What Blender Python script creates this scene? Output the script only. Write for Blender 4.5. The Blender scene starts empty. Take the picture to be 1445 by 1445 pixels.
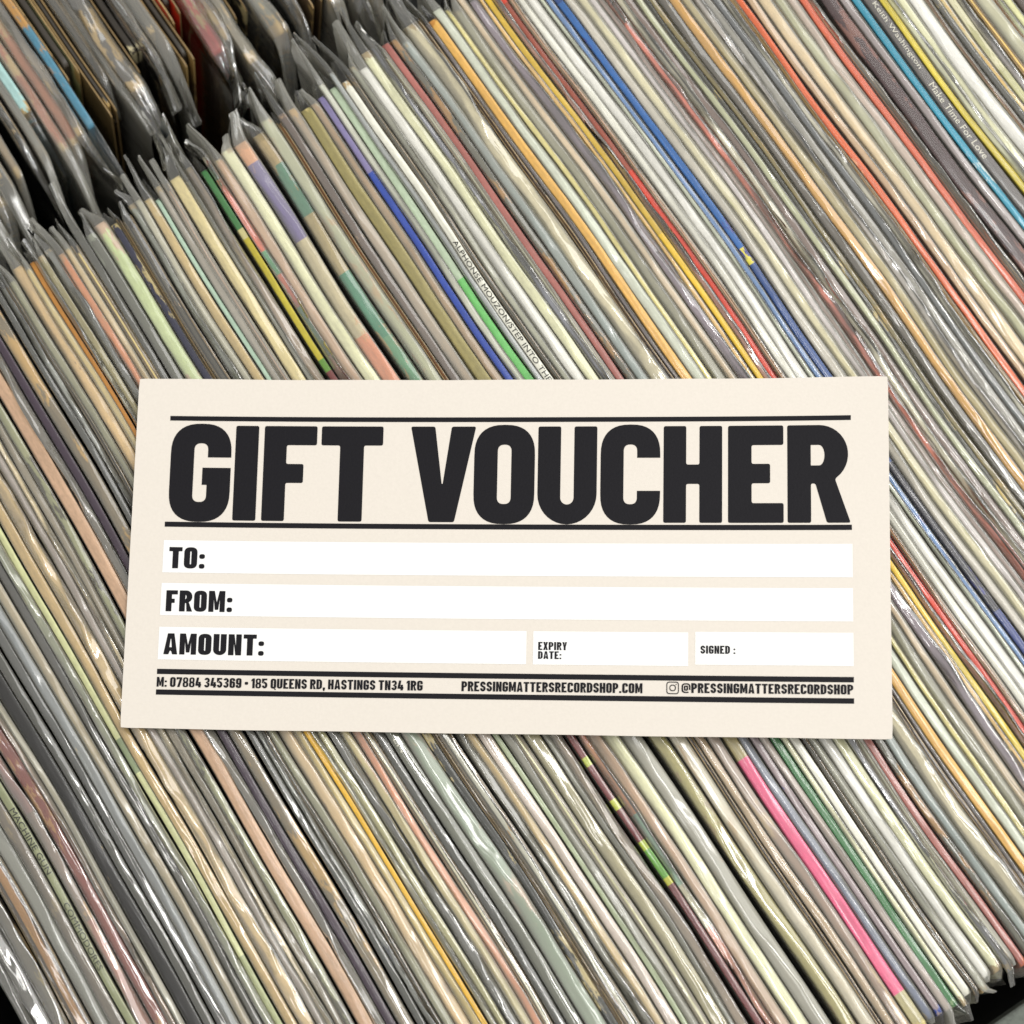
import bpy, math, random
import numpy as np
from mathutils import Matrix, Vector

MM = 0.001
scene = bpy.context.scene
col = scene.collection

# ------------------------------------------------------------------ camera
# The world XY plane (z = 0) is the plane of the record tops, X to the right of the picture.
cam_data = bpy.data.cameras.new('camera')
cam = bpy.data.objects.new('camera', cam_data)
col.objects.link(cam)
CAM_POS = (28.639 * MM, -97.454 * MM, 526.0 * MM)
CAM_ROT = ((0.998521, 0.009890, 0.053459), (0.0, 0.983315, -0.181913), (-0.054366, 0.181644, 0.981860))
m = Matrix(CAM_ROT).to_4x4()
m.translation = Vector(CAM_POS)
cam.matrix_world = m
cam_data.sensor_width = 36.0
cam_data.lens = 36.0 * 2700.0 / 1445.0
cam_data.clip_start = 0.02
cam_data.clip_end = 10.0
cam_data.dof.use_dof = True
cam_data.dof.focus_distance = 0.530
cam_data.dof.aperture_fstop = 11.0
scene.camera = cam

# ------------------------------------------------------------------ room light and lamps
world = bpy.data.worlds.new('World')
scene.world = world
world.use_nodes = True
bg = world.node_tree.nodes['Background']
bg.inputs['Color'].default_value = (1.0, 0.99, 0.965, 1)
bg.inputs['Strength'].default_value = 0.68

def area(name, loc, target, sx, sy, power, color=(1, 1, 1), along=None):
    ld = bpy.data.lights.new(name, 'AREA')
    ld.shape = 'RECTANGLE'
    ld.size = sx
    ld.size_y = sy
    ld.energy = power
    ld.color = color
    o = bpy.data.objects.new(name, ld)
    col.objects.link(o)
    o.location = loc
    d = (Vector(target) - Vector(loc)).normalized()
    z = -d
    x = Vector(along or (1, 0, 0))
    x = (x - z * x.dot(z)).normalized()
    y = z.cross(x)
    o.rotation_euler = Matrix((x, y, z)).transposed().to_euler()
    return o

STACK_ANGLE = math.radians(-56.4)
RUN = (math.cos(STACK_ANGLE), math.sin(STACK_ANGLE), 0)
# two ceiling tubes running with the records and a window to the upper right
area('ceiling_tube', (0.40, 0.13, 1.5), (0.02, -0.05, 0), 0.80, 0.24, 12.0, (1.0, 0.985, 0.955), RUN)
area('ceiling_tube', (-0.13, -0.22, 1.6), (0.0, 0.0, 0), 0.80, 0.16, 3.2, (1.0, 0.985, 0.955), RUN)
area('window_light', (0.85, 0.75, 1.2), (0.0, 0.0, 0), 1.5, 1.2, 15, (1.0, 0.99, 0.97))

scene.view_settings.view_transform = 'Standard'
scene.view_settings.look = 'None'
scene.view_settings.exposure = 0.0
scene.view_settings.gamma = 1.0
scene.cycles.use_denoising = True
scene.cycles.max_bounces = 16
scene.cycles.diffuse_bounces = 4
scene.cycles.glossy_bounces = 4
scene.cycles.transmission_bounces = 6
scene.cycles.transparent_max_bounces = 40
scene.cycles.caustics_reflective = False
scene.cycles.caustics_refractive = False
scene.cycles.sample_clamp_indirect = 4.0

# ------------------------------------------------------------------ helpers
def srgb(h):
    c = [int(h[i:i + 2], 16) / 255 for i in (0, 2, 4)]
    return tuple(v / 12.92 if v <= 0.04045 else ((v + 0.055) / 1.055) ** 2.4 for v in c)

def nodes_of(name):
    mt = bpy.data.materials.new(name)
    mt.use_nodes = True
    nt = mt.node_tree
    nt.nodes.clear()
    return mt, nt, nt.nodes.new

def L(nt, a, b):
    nt.links.new(a, b)

def mesh_object(name, verts, faces, mat, parent=None, smooth=True):
    me = bpy.data.meshes.new(name)
    v = np.asarray(verts, dtype=np.float64)
    if isinstance(faces, np.ndarray):
        nf = len(faces)
        me.vertices.add(len(v))
        me.vertices.foreach_set('co', v.ravel())
        me.loops.add(nf * 4)
        me.polygons.add(nf)
        me.loops.foreach_set('vertex_index', faces.ravel().astype(np.int32))
        me.polygons.foreach_set('loop_start', np.arange(0, nf * 4, 4, dtype=np.int32))
        me.update(calc_edges=True)
    else:
        me.from_pydata(v.tolist(), [], faces)
        me.update()
    me.validate()
    me.materials.append(mat)
    me.polygons.foreach_set('use_smooth', np.full(len(me.polygons), smooth, dtype=bool))
    o = bpy.data.objects.new(name, me)
    col.objects.link(o)
    if parent is not None:
        o.parent = parent
    return o

def empty(name, label, cat, loc=(0, 0, 0), rot=(0, 0, 0), group=None):
    o = bpy.data.objects.new(name, None)
    o.empty_display_size = 0.02
    col.objects.link(o)
    o.location = loc
    o.rotation_euler = rot
    o['label'] = label
    o['category'] = cat
    if group:
        o['group'] = group
    return o

def box(name, x0, x1, y0, y1, z0, z1, mat, parent=None, bevel=0.0):
    v = [(x, y, z) for z in (z0, z1) for y in (y0, y1) for x in (x0, x1)]
    f = [(0, 2, 3, 1), (4, 5, 7, 6), (0, 1, 5, 4), (2, 6, 7, 3), (0, 4, 6, 2), (1, 3, 7, 5)]
    o = mesh_object(name, [(a * MM, b * MM, c * MM) for a, b, c in v], f, mat, parent, smooth=False)
    if bevel:
        md = o.modifiers.new('edge_wear', 'BEVEL')
        md.width = bevel * MM
        md.segments = 3
    return o

# ------------------------------------------------------------------ materials
def jacket_material():
    mt, nt, N = nodes_of('printed_card')
    out = N('ShaderNodeOutputMaterial')
    p = N('ShaderNodeBsdfPrincipled')
    p.inputs['Roughness'].default_value = 0.42
    p.inputs['Specular IOR Level'].default_value = 0.35
    L(nt, p.outputs[0], out.inputs[0])
    ca = N('ShaderNodeAttribute'); ca.attribute_name = 'print_colour'
    wa = N('ShaderNodeAttribute'); wa.attribute_name = 'wear_colour'
    tc = N('ShaderNodeTexCoord')
    oi = N('ShaderNodeObjectInfo')
    off = N('ShaderNodeVectorMath'); off.operation = 'SCALE'
    cmb = N('ShaderNodeCombineXYZ')
    L(nt, oi.outputs['Random'], cmb.inputs[0]); L(nt, oi.outputs['Random'], cmb.inputs[1])
    L(nt, cmb.outputs[0], off.inputs[0]); off.inputs['Scale'].default_value = 37.0
    add = N('ShaderNodeVectorMath'); add.operation = 'ADD'
    L(nt, tc.outputs['Object'], add.inputs[0]); L(nt, off.outputs[0], add.inputs[1])
    def noise(sx, sy, sz, scale, detail, rough=0.6):
        mp = N('ShaderNodeMapping')
        mp.inputs['Scale'].default_value = (sx, sy, sz)
        L(nt, add.outputs[0], mp.inputs[0])
        n = N('ShaderNodeTexNoise')
        n.inputs['Scale'].default_value = scale
        n.inputs['Detail'].default_value = detail
        n.inputs['Roughness'].default_value = rough
        L(nt, mp.outputs[0], n.inputs['Vector'])
        return n
    # print tone variation, long along the record
    n1 = noise(.12, 1, .5, 420, 5)
    n2 = noise(.35, 1, 1, 1500, 3)
    mr = N('ShaderNodeMapRange')
    mr.inputs['From Min'].default_value = .3; mr.inputs['From Max'].default_value = .7
    mr.inputs['To Min'].default_value = .86; mr.inputs['To Max'].default_value = 1.12
    L(nt, n1.outputs['Fac'], mr.inputs['Value'])
    mr2 = N('ShaderNodeMapRange')
    mr2.inputs['From Min'].default_value = .3; mr2.inputs['From Max'].default_value = .7
    mr2.inputs['To Min'].default_value = .88; mr2.inputs['To Max'].default_value = 1.10
    L(nt, n2.outputs['Fac'], mr2.inputs['Value'])
    mm = N('ShaderNodeMath'); mm.operation = 'MULTIPLY'
    L(nt, mr.outputs[0], mm.inputs[0]); L(nt, mr2.outputs[0], mm.inputs[1])
    sc = N('ShaderNodeVectorMath'); sc.operation = 'SCALE'
    L(nt, ca.outputs['Color'], sc.inputs[0]); L(nt, mm.outputs[0], sc.inputs['Scale'])
    # wear: scuffs whose reach follows the vertex wear value
    nw = noise(.22, .9, .9, 520, 7, .68)
    wv = N('ShaderNodeMath'); wv.operation = 'SUBTRACT'
    wv.inputs[0].default_value = .80
    wm = N('ShaderNodeMath'); wm.operation = 'MULTIPLY'; wm.inputs[1].default_value = .72
    L(nt, wa.outputs['Alpha'], wm.inputs[0]); L(nt, wm.outputs[0], wv.inputs[1])
    gt = N('ShaderNodeMath'); gt.operation = 'SUBTRACT'
    L(nt, nw.outputs['Fac'], gt.inputs[0]); L(nt, wv.outputs[0], gt.inputs[1])
    g2 = N('ShaderNodeMath'); g2.operation = 'MULTIPLY'; g2.use_clamp = True; g2.inputs[1].default_value = 22
    L(nt, gt.outputs[0], g2.inputs[0])
    mx = N('ShaderNodeMix'); mx.data_type = 'RGBA'
    L(nt, g2.outputs[0], mx.inputs['Factor']); L(nt, sc.outputs[0], mx.inputs['A']); L(nt, wa.outputs['Color'], mx.inputs['B'])
    L(nt, mx.outputs['Result'], p.inputs['Base Color'])
    bp = N('ShaderNodeBump'); bp.inputs['Strength'].default_value = .35; bp.inputs['Distance'].default_value = .0003
    L(nt, nw.outputs['Fac'], bp.inputs['Height']); L(nt, bp.outputs[0], p.inputs['Normal'])
    return mt

def plastic_material(name, haze, rough, bump, gloss=1.0, tint=(.92, .90, .79)):
    mt, nt, N = nodes_of(name)
    out = N('ShaderNodeOutputMaterial')
    tc = N('ShaderNodeTexCoord')
    oi = N('ShaderNodeObjectInfo')
    cmb = N('ShaderNodeCombineXYZ')
    L(nt, oi.outputs['Random'], cmb.inputs[0])
    add = N('ShaderNodeVectorMath'); add.operation = 'ADD'
    L(nt, tc.outputs['Object'], add.inputs[0]); L(nt, cmb.outputs[0], add.inputs[1])
    mp = N('ShaderNodeMapping'); mp.inputs['Scale'].default_value = (.10, 1, 1)
    L(nt, add.outputs[0], mp.inputs[0])
    n = N('ShaderNodeTexNoise'); n.inputs['Scale'].default_value = 330; n.inputs['Detail'].default_value = 4
    n.inputs['Distortion'].default_value = .6
    L(nt, mp.outputs[0], n.inputs['Vector'])
    n2 = N('ShaderNodeTexNoise'); n2.inputs['Scale'].default_value = 75; n2.inputs['Detail'].default_value = 2
    L(nt, mp.outputs[0], n2.inputs['Vector'])
    bp = N('ShaderNodeBump'); bp.inputs['Strength'].default_value = bump; bp.inputs['Distance'].default_value = .0006
    L(nt, n.outputs['Fac'], bp.inputs['Height'])
    tr = N('ShaderNodeBsdfTransparent'); tr.inputs[0].default_value = (.975, .968, .935, 1)
    df = N('ShaderNodeBsdfDiffuse'); df.inputs[0].default_value = (*tint, 1)
    tl = N('ShaderNodeBsdfTranslucent'); tl.inputs[0].default_value = (*tint, 1)
    L(nt, bp.outputs[0], df.inputs['Normal'])
    dm = N('ShaderNodeMixShader'); dm.inputs[0].default_value = .45
    L(nt, df.outputs[0], dm.inputs[1]); L(nt, tl.outputs[0], dm.inputs[2])
    # the film is hazier the longer the sight line runs through it
    lw = N('ShaderNodeLayerWeight'); lw.inputs['Blend'].default_value = .5
    pw = N('ShaderNodeMath'); pw.operation = 'POWER'; pw.inputs[1].default_value = 2.2
    L(nt, lw.outputs['Facing'], pw.inputs[0])
    m1 = N('ShaderNodeMath'); m1.operation = 'MULTIPLY_ADD'
    m1.inputs[1].default_value = .52
    m1.inputs[2].default_value = haze
    L(nt, pw.outputs[0], m1.inputs[0])
    # uneven haze, rubbed and clear patches
    mr = N('ShaderNodeMapRange'); mr.inputs['From Min'].default_value = .3; mr.inputs['From Max'].default_value = .7
    mr.inputs['To Min'].default_value = .55; mr.inputs['To Max'].default_value = 1.4
    L(nt, n2.outputs['Fac'], mr.inputs['Value'])
    m2 = N('ShaderNodeMath'); m2.operation = 'MULTIPLY'; m2.use_clamp = True
    L(nt, m1.outputs[0], m2.inputs[0]); L(nt, mr.outputs[0], m2.inputs[1])
    hz = N('ShaderNodeMixShader')
    L(nt, m2.outputs[0], hz.inputs[0]); L(nt, tr.outputs[0], hz.inputs[1]); L(nt, dm.outputs[0], hz.inputs[2])
    gl = N('ShaderNodeBsdfGlossy'); gl.inputs['Roughness'].default_value = rough
    L(nt, bp.outputs[0], gl.inputs['Normal'])
    fr = N('ShaderNodeFresnel'); fr.inputs['IOR'].default_value = 1.5
    L(nt, bp.outputs[0], fr.inputs['Normal'])
    fm = N('ShaderNodeMath'); fm.operation = 'MULTIPLY'; fm.use_clamp = True; fm.inputs[1].default_value = 1.6 * gloss
    L(nt, fr.outputs[0], fm.inputs[0])
    fx = N('ShaderNodeMixShader')
    L(nt, fm.outputs[0], fx.inputs[0]); L(nt, hz.outputs[0], fx.inputs[1]); L(nt, gl.outputs[0], fx.inputs[2])
    L(nt, fx.outputs[0], out.inputs[0])
    return mt

def plain_material(name, rgb, rough=.6, spec=.3, var=.12, scale=300, bump=.15):
    mt, nt, N = nodes_of(name)
    out = N('ShaderNodeOutputMaterial')
    p = N('ShaderNodeBsdfPrincipled'); p.inputs['Roughness'].default_value = rough
    p.inputs['Specular IOR Level'].default_value = spec
    tc = N('ShaderNodeTexCoord')
    n = N('ShaderNodeTexNoise'); n.inputs['Scale'].default_value = scale; n.inputs['Detail'].default_value = 6
    L(nt, tc.outputs['Object'], n.inputs['Vector'])
    r = N('ShaderNodeMix'); r.data_type = 'RGBA'
    r.inputs['A'].default_value = (*[c * (1 - var) for c in rgb], 1)
    r.inputs['B'].default_value = (*[min(1, c * (1 + var)) for c in rgb], 1)
    L(nt, n.outputs['Fac'], r.inputs['Factor']); L(nt, r.outputs['Result'], p.inputs['Base Color'])
    bp = N('ShaderNodeBump'); bp.inputs['Strength'].default_value = bump; bp.inputs['Distance'].default_value = .0002
    L(nt, n.outputs['Fac'], bp.inputs['Height']); L(nt, bp.outputs[0], p.inputs['Normal'])
    L(nt, p.outputs[0], out.inputs[0])
    return mt

M_JACKET = jacket_material()
PLASTIC = {
    'c': plastic_material('clear_polythene', .085, .10, .12, 1.6),
    'h': plastic_material('milky_polythene', .25, .17, .10, 1.1),
    'k': plastic_material('crinkled_polythene', .125, .085, .22, 2.2),
    'b': plastic_material('tight_polythene', .01, .16, .12, .55),
}
M_CARD = plain_material('voucher_card', srgb('cbc4ba'), .62, .22, .05, 1300, .16)
M_CARD_EDGE = plain_material('voucher_card_edge', srgb('d8cdb4'), .85, .1, .1, 2500, .4)
M_WHITE = plain_material('white_print', (.70, .70, .685), .55, .25, .01, 900, .04)
M_BLACK = plain_material('black_print', (.0085, .008, .010), .5, .08, .18, 1600, .18)
M_INK = plain_material('dull_black_ink', (.02, .02, .018), .5, .3, .1, 900, .1)
M_PALE_INK = plain_material('cream_ink', (.75, .73, .64), .5, .3, .1, 900, .1)
M_CRATE = plain_material('black_crate_board', (.018, .018, .017), .7, .2, .4, 60, .4)
M_CRATE_EDGE = plain_material('grey_felt_rim', (.15, .165, .145), .9, .1, .35, 900, .8)
M_FLOOR = plain_material('dark_counter', (.03, .028, .026), .6, .3, .3, 40, .3)

RECORDS = [
    (-188.02, -185.07, 'S', 'k', '2a292a', 'outermost record at the bottom left corner, black spine in loose glossy plastic', 'b09a70', 0.12, []),
    (-184.74, -180.48, 'S', 'k', '2e2c2f', 'thick black record with wide white glints, second from the bottom left corner', 'b09a70', 0.12, []),
    (-180.15, -176.38, 'S', 'k', '3f3b34', 'black record flecked with olive wear, third from the bottom left corner', '8f7d4c', 0.42, []),
    (-176.21, -171.12, 'O', 'c', '8c6229', 'brown and gold double edged record near the bottom left corner', 'c09048', 0.3, []),
    (-170.79, -166.83, 'S', 'h', '484d4e', 'slate grey record between the gold edged one and the green lettered one', 'b09a70', 0.12, []),
    (-166.5, -163.04, 'S', 'c', '57504b', 'brownish slate record touching the dull green spine with black lettering', '8a7c62', 0.3, []),
    (-162.71, -160.39, 'S', 'b', '8d9272', 'dull green grey spine with black lettering in the bottom left', '4a4e40', 0.2, []),
    (-160.06, -156.91, 'S', 'k', '7d5a5c', 'mauve record in crumpled glossy plastic left of the dark red spine', 'c8a070', 0.3, [(-4.9, '6a5a55'), (29.2, '8c5a50')]),
    (-156.58, -152.92, 'S', 'c', '702f2b', 'dark red spine with tan scuffs at the bottom left', 'b5824e', 0.36, []),
    (-152.59, -150.92, 'S', 'k', '8b7466', 'narrow pinkish grey record just right of the dark red spine', 'b09a70', 0.12, []),
    (-150.59, -148.92, 'S', 'h', '6d6855', 'narrow olive grey record left of the matt black spine', '8a8060', 0.2, []),
    (-148.59, -144.74, 'S', 'b', '1e1d20', 'matt black spine between the olive grey record and two bright plastic ridges', 'b09a70', 0.12, []),
    (-144.4, -141.72, 'S', 'c', '232422', 'black record under two thin bright plastic ridges', 'b09a70', 0.12, []),
    (-141.38, -138.69, 'S', 'c', '2f3239', 'very dark slate record left of the smooth blue grey one', 'b09a70', 0.12, []),
    (-138.52, -135.67, 'S', 'h', '515a6a', 'smooth blue grey record at the lower left', 'b09a70', 0.12, []),
    (-135.35, -132.66, 'S', 'h', '7a6f59', 'tan grey record just right of the smooth blue grey one', 'b09a70', 0.12, []),
    (-132.5, -130.12, 'S', 'c', '3c3d42', 'dark grey record in crinkled plastic two left of the pale lime spine', 'b09a70', 0.12, []),
    (-129.8, -127.42, 'S', 'k', '666d5c', 'mossy grey record touching the pale lime spine', 'a0a684', 0.35, []),
    (-127.26, -125.34, 'S', 'b', 'd0d3a2', 'pale lime spine interrupted by a mottled green stretch', '8f9a70', 0.1, [(-21.2, 'd0d3a2'), (-8.4, '8c9a78'), (2.6, 'd0d3a2'), (60.4, 'a3aa80')]),
    (-125.03, -122.01, 'S', 'c', 'ab9468', 'plain tan record just right of the pale lime spine', 'b09a70', 0.12, []),
    (-121.69, -118.04, 'S', 'k', 'b39d75', 'cream tan record ribbed with thin gold lines', 'c9a862', 0.3, []),
    (-117.72, -115.51, 'S', 'h', '787074', 'mauve grey record between the cream tan ones', 'b09a70', 0.12, []),
    (-115.51, -113.93, 'S', 'k', 'bcae90', 'cream record with one long wavy bright ridge left of the peach spine', 'b09a70', 0.12, []),
    (-113.61, -111.25, 'S', 'h', '655c4e', 'olive brown record two left of the peach spine', 'b09a70', 0.12, []),
    (-111.09, -108.57, 'S', 'c', '7b8067', 'mottled grey green spine touching the peach one', '4f4a3c', 0.42, []),
    (-107.94, -104.16, 'S', 'b', 'c9a68b', 'wide plain peach spine left of the voucher', 'b8906f', 0.05, []),
    (-104.06, -101.74, 'S', 'k', '4b4743', 'grey record in loose clear plastic between the peach and purple spines', 'b09a70', 0.12, []),
    (-101.4, -98.98, 'S', 'b', '38293b', 'plain dark purple spine', '2a2028', 0.05, []),
    (-98.63, -94.97, 'S', 'c', '655a48', 'brown grey spine with a torn tan strip, right of the dark purple one', 'c89f58', 0.46, []),
    (-94.09, -92.16, 'S', 'c', '2c2f32', 'charcoal record beside a black gap, left of the voucher', 'b09a70', 0.12, []),
    (-91.98, -90.4, 'S', 'k', '858c92', 'silver grey record in finely crinkled plastic, left of the voucher', '30364e', 0.3, []),
    (-90.22, -88.98, 'O', 'c', 'a59a4e', 'thin olive yellow edged record left of the voucher', 'b09a70', 0.12, []),
    (-88.8, -86.49, 'S', 'h', '63654f', 'dull olive grey record left of the voucher', 'b09a70', 0.12, []),
    (-86.32, -82.75, 'S', 'h', 'b3986c', 'broad tan record left of the voucher corner', '8f6a4a', 0.25, []),
    (-82.57, -80.42, 'S', 'h', 'a59350', 'mustard tan record left of the voucher corner', 'b09a70', 0.12, []),
    (-80.33, -78.89, 'S', 'b', 'b47a30', 'thin orange brown spine, the record that comes out yellow below the voucher', 'e0b030', 0.1, [(-34.3, 'e3b22c')]),
    (-78.8, -77.36, 'S', 'k', 'a0a08c', 'narrow pale grey record right of the thin orange edge', 'b09a70', 0.12, []),
    (-77.18, -75.02, 'S', 'c', '7a7450', 'olive record with a tan streak left of the voucher corner', 'b09a70', 0.12, [(-400.0, '7a7450'), (-32.0, '8a8a68')]),
    (-74.84, -72.13, 'S', 'k', '53575a', 'record in a wide loose clear bag beside the voucher corner', 'b09a70', 0.12, [(-400.0, '53575a'), (-30.3, '44464a')]),
    (-71.95, -69.6, 'S', 'h', 'a5602f', 'burnt orange record that meets the voucher corner', 'c08a58', 0.25, [(-400.0, 'a5602f'), (-28.5, '9a9064')]),
    (-69.42, -67.26, 'S', 'h', 'a59066', 'hazy tan record just right of the burnt orange one', 'b09a70', 0.12, [(-400.0, 'a59066'), (-26.9, 'b86a34')]),
    (-67.08, -64.73, 'O', 'c', 'd3b57d', 'cream double edged record above the voucher corner', 'b09a70', 0.12, [(-400.0, 'd3b57d'), (-25.3, 'b8b8ae')]),
    (-64.55, -62.03, 'S', 'c', '2a2c2a', 'black record just right of the cream double edged one', '7e8278', 0.2, [(-400.0, '2a2c2a'), (-23.6, '26282a')]),
    (-61.67, -58.43, 'S', 'c', '454946', 'dark grey record with white lettering cut by the card edge below', '8a8f80', 0.2, [(-400.0, '454946'), (-21.5, '4a5048')]),
    (-58.07, -53.6, 'S', 'h', '98ab80', 'wide pale green record with faint pink patches', 'c8a890', 0.3, [(-400.0, '98ab80'), (-18.7, '4e6a5a')]),
    (-53.42, -51.1, 'S', 'b', '2a2b42', 'navy spine rubbed with cream flecks at the left', 'b8a878', 0.34, [(-400.0, '2a2b42'), (-16.3, '2c2e2c')]),
    (-50.93, -50.12, 'O', 'b', 'cfbd88', 'very thin cream board beside the navy rubbed spine', 'b09a70', 0.12, []),
    (-49.86, -46.49, 'O', 'c', '33302a', 'black double board record with fine tan edges', 'b08c58', 0.3, [(-400.0, '33302a'), (-13.6, 'a8acaa')]),
    (-46.14, -43.84, 'S', 'k', '7a8380', 'grey record in glossy crumpled plastic right of the black double board one', 'b09a70', 0.12, [(-400.0, '7a8380'), (-11.5, '7d8082')]),
    (-43.67, -41.38, 'S', 'h', '8b8c84', 'plain mid grey hazy record, second right of the black double board one', 'b09a70', 0.12, [(-400.0, '8b8c84'), (-9.9, '9a8450')]),
    (-41.2, -38.05, 'S', 'c', 'ac9a70', 'beige record left of the mint line', 'c8b890', 0.2, [(-400.0, 'ac9a70'), (-7.9, 'b8b0b4')]),
    (-37.79, -36.31, 'S', 'b', 'b2cdbb', 'thin mint spine above the voucher', 'b09a70', 0.12, [(-400.0, 'b2cdbb'), (-6.2, 'a4b090')]),
    (-36.13, -33.87, 'S', 'h', '7f7c7c', 'mauve grey hazy record right of the thin mint spine', 'b09a70', 0.12, [(-400.0, '7f7c7c'), (-4.9, '6a6c6a')]),
    (-33.7, -31.62, 'O', 'h', '8a6f5c', 'grey record with a brown double edge left of the thick cream one', 'b09a70', 0.12, [(-400.0, '8a6f5c'), (-3.3, 'c0bc98')]),
    (-31.27, -27.3, 'S', 'c', 'c4ba90', 'thick cream record with fine lengthwise lines above the voucher', 'b09a70', 0.12, [(-400.0, 'c4ba90'), (-1.0, '8f8c74')]),
    (-27.13, -25.67, 'S', 'h', '53564f', 'dark grey record right of the thick cream one', 'b09a70', 0.12, []),
    (-25.58, -22.83, 'S', 'k', '7c6f66', 'brown grey record with a thin bright seam left of the yellow striped one', 'b09a70', 0.12, []),
    (-21.47, -19.41, 'S', 'b', 'b9a92a', 'spine banded green, yellow and maroon', '2f3a20', 0.12, [(-138.3, '3f7a45'), (-114.3, 'c8c088'), (-110.9, 'bcae2c'), (-68.0, '5f8f35'), (-63.8, '6e3232'), (67.8, 'a9b545'), (70.5, '6b3034'), (81.5, 'b5bd4a'), (84.6, '6b3034'), (95.0, 'a6b83a'), (97.7, '5c9a35'), (106.7, 'b8b83a'), (108.9, '6b3034')]),
    (-19.07, -17.03, 'S', 'k', 'c8553a', 'spine banded salmon and green in glossy film', 'e8dcc0', 0.25, [(-137.3, '2a3030'), (-130.9, 'cf553a'), (-104.9, '3f8a62'), (-96.4, 'cf5a40'), (-84.9, '3c8560'), (-67.7, 'c87a68'), (65.2, 'c87840'), (88.1, '7aa89a'), (110.5, 'b0b0a0'), (123.8, 'c0705a')]),
    (-16.69, -13.62, 'S', 'h', '93735a', 'brown tan record between the salmon banded spine and the cream one', 'b09a70', 0.12, []),
    (-13.28, -9.55, 'S', 'h', 'd3cba8', 'wide cream record right of the salmon banded spine', 'b09a70', 0.12, []),
    (-9.21, -4.65, 'S', 'h', 'b07a54', 'record fading from purple at its end to terracotta at the voucher', 'c89060', 0.2, [(-129.2, '453a7c'), (-101.2, '9f9880'), (-67.2, 'b06a4a'), (14.0, '6f706c')]),
    (-3.13, 0.91, 'S', 'c', '2f6650', 'dark green record with worn brown tail above the voucher', 'a08a58', 0.3, [(-159.8, '9a8862'), (-125.2, '3d7060'), (-106.9, '8f8360'), (-86.2, '1f7058'), (-63.3, '3f7a5c'), (17.9, '94905c')]),
    (1.42, 5.12, 'S', 'h', '858c76', 'grey green record with a tan tail right of the dark green one', 'b89868', 0.35, [(-400.0, '858c76'), (20.9, 'a8a49a')]),
    (5.37, 6.63, 'O', 'b', 'd0a560', 'thin orange tan board above the voucher', 'b09a70', 0.12, [(-400.0, 'd0a560'), (22.7, '9a8874')]),
    (6.88, 9.48, 'S', 'c', '4a3c3a', 'dark brown record right of the thin orange tan board', 'a08060', 0.25, [(-400.0, '4a3c3a'), (24.2, '9a8874')]),
    (9.82, 12.84, 'S', 'h', '7d6d5f', 'taupe record with scuffed gold patches left of a black gap', 'c09a60', 0.3, [(-400.0, '7d6d5f'), (26.3, '6f5040')]),
    (13.34, 16.94, 'S', 'b', '958b58', 'olive record with a cream stripe left of the bright blue one', 'd8c88a', 0.12, [(-400.0, '958b58'), (28.9, 'a89c70'), (92.0, 'f0608c'), (165.6, 'b0a880')]),
    (17.02, 19.53, 'S', 'h', '7c6243', 'brown hazy record touching the bright blue spine', 'b09a70', 0.12, [(-400.0, '7c6243'), (31.0, '3a4a74')]),
    (20.03, 22.04, 'S', 'b', '2344a4', 'bright royal blue spine above the middle of the voucher', '2344a4', 0.05, [(-171.6, '8078a8'), (-107.3, '2344a4'), (32.8, '94868c')]),
    (22.37, 24.21, 'S', 'h', '99a09f', 'pale grey record between the royal blue and bright green ones', 'b09a70', 0.12, [(-400.0, '99a09f'), (34.4, '94868c')]),
    (24.37, 26.71, 'S', 'b', '6cc06a', 'bright green spine left of the white lettered one', '98b088', 0.1, [(-168.5, 'b5c8b0'), (-65.4, '6cc06a'), (35.9, '3f7a4c')]),
    (27.04, 28.54, 'S', 'c', '868f9c', 'narrow blue grey record just left of the white lettered spine', 'b09a70', 0.12, [(-400.0, '868f9c'), (37.4, 'd4d4b8')]),
    (28.71, 31.04, 'S', 'b', 'efeeda', 'white spine lettered in black above the voucher', 'c0a880', 0.03, []),
    (31.29, 32.88, 'O', 'c', '3a3a2c', 'dark board with gold edge just right of the white lettered spine', 'a08040', 0.2, []),
    (33.21, 35.04, 'S', 'h', '80857f', 'mid grey record between the gold edged board and the white ones', 'b09a70', 0.12, []),
    (35.21, 38.2, 'S', 'h', 'e2dfcd', 'thick white record with fine ribs, left one of two above the voucher', 'b09a70', 0.12, []),
    (38.37, 41.53, 'S', 'c', 'd0d4b4', 'creamy green record with fine ribs, right of the thick white one', 'b09a70', 0.12, []),
    (41.69, 43.35, 'S', 'k', '5b6076', 'blue grey record with a thin bright ridge right of the creamy green one', 'b09a70', 0.12, []),
    (43.52, 45.35, 'O', 'h', '8e9183', 'grey double board record left of the dusty pink spine', 'b09a70', 0.12, []),
    (45.51, 47.67, 'S', 'b', 'a8655f', 'dusty pink brown spine beside a black line', 'c06a4a', 0.15, []),
    (48.17, 50.16, 'S', 'c', '46463e', 'dark spine mottled with rust and gold right of the dusty pink one', 'a87a3a', 0.45, []),
    (50.49, 53.14, 'S', 'h', '62727c', 'dull teal grey record left of the glossy beige one', 'b09a70', 0.12, []),
    (53.31, 57.61, 'S', 'k', 'a9a592', 'wide beige record under glossy rippled plastic', 'b09a70', 0.12, []),
    (57.78, 59.1, 'O', 'b', '8a6a48', 'brown board with ragged gold edge', 'd0b070', 0.4, []),
    (59.27, 60.42, 'S', 'c', '524a54', 'narrow dark mauve record left of the orange tan one', 'b09a70', 0.12, []),
    (60.59, 63.23, 'S', 'b', 'd8a855', 'orange tan spine above the voucher', 'c88a3c', 0.1, []),
    (63.4, 66.37, 'S', 'h', 'a6b1b0', 'pale blue grey record between two tan spines', 'b09a70', 0.12, []),
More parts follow.
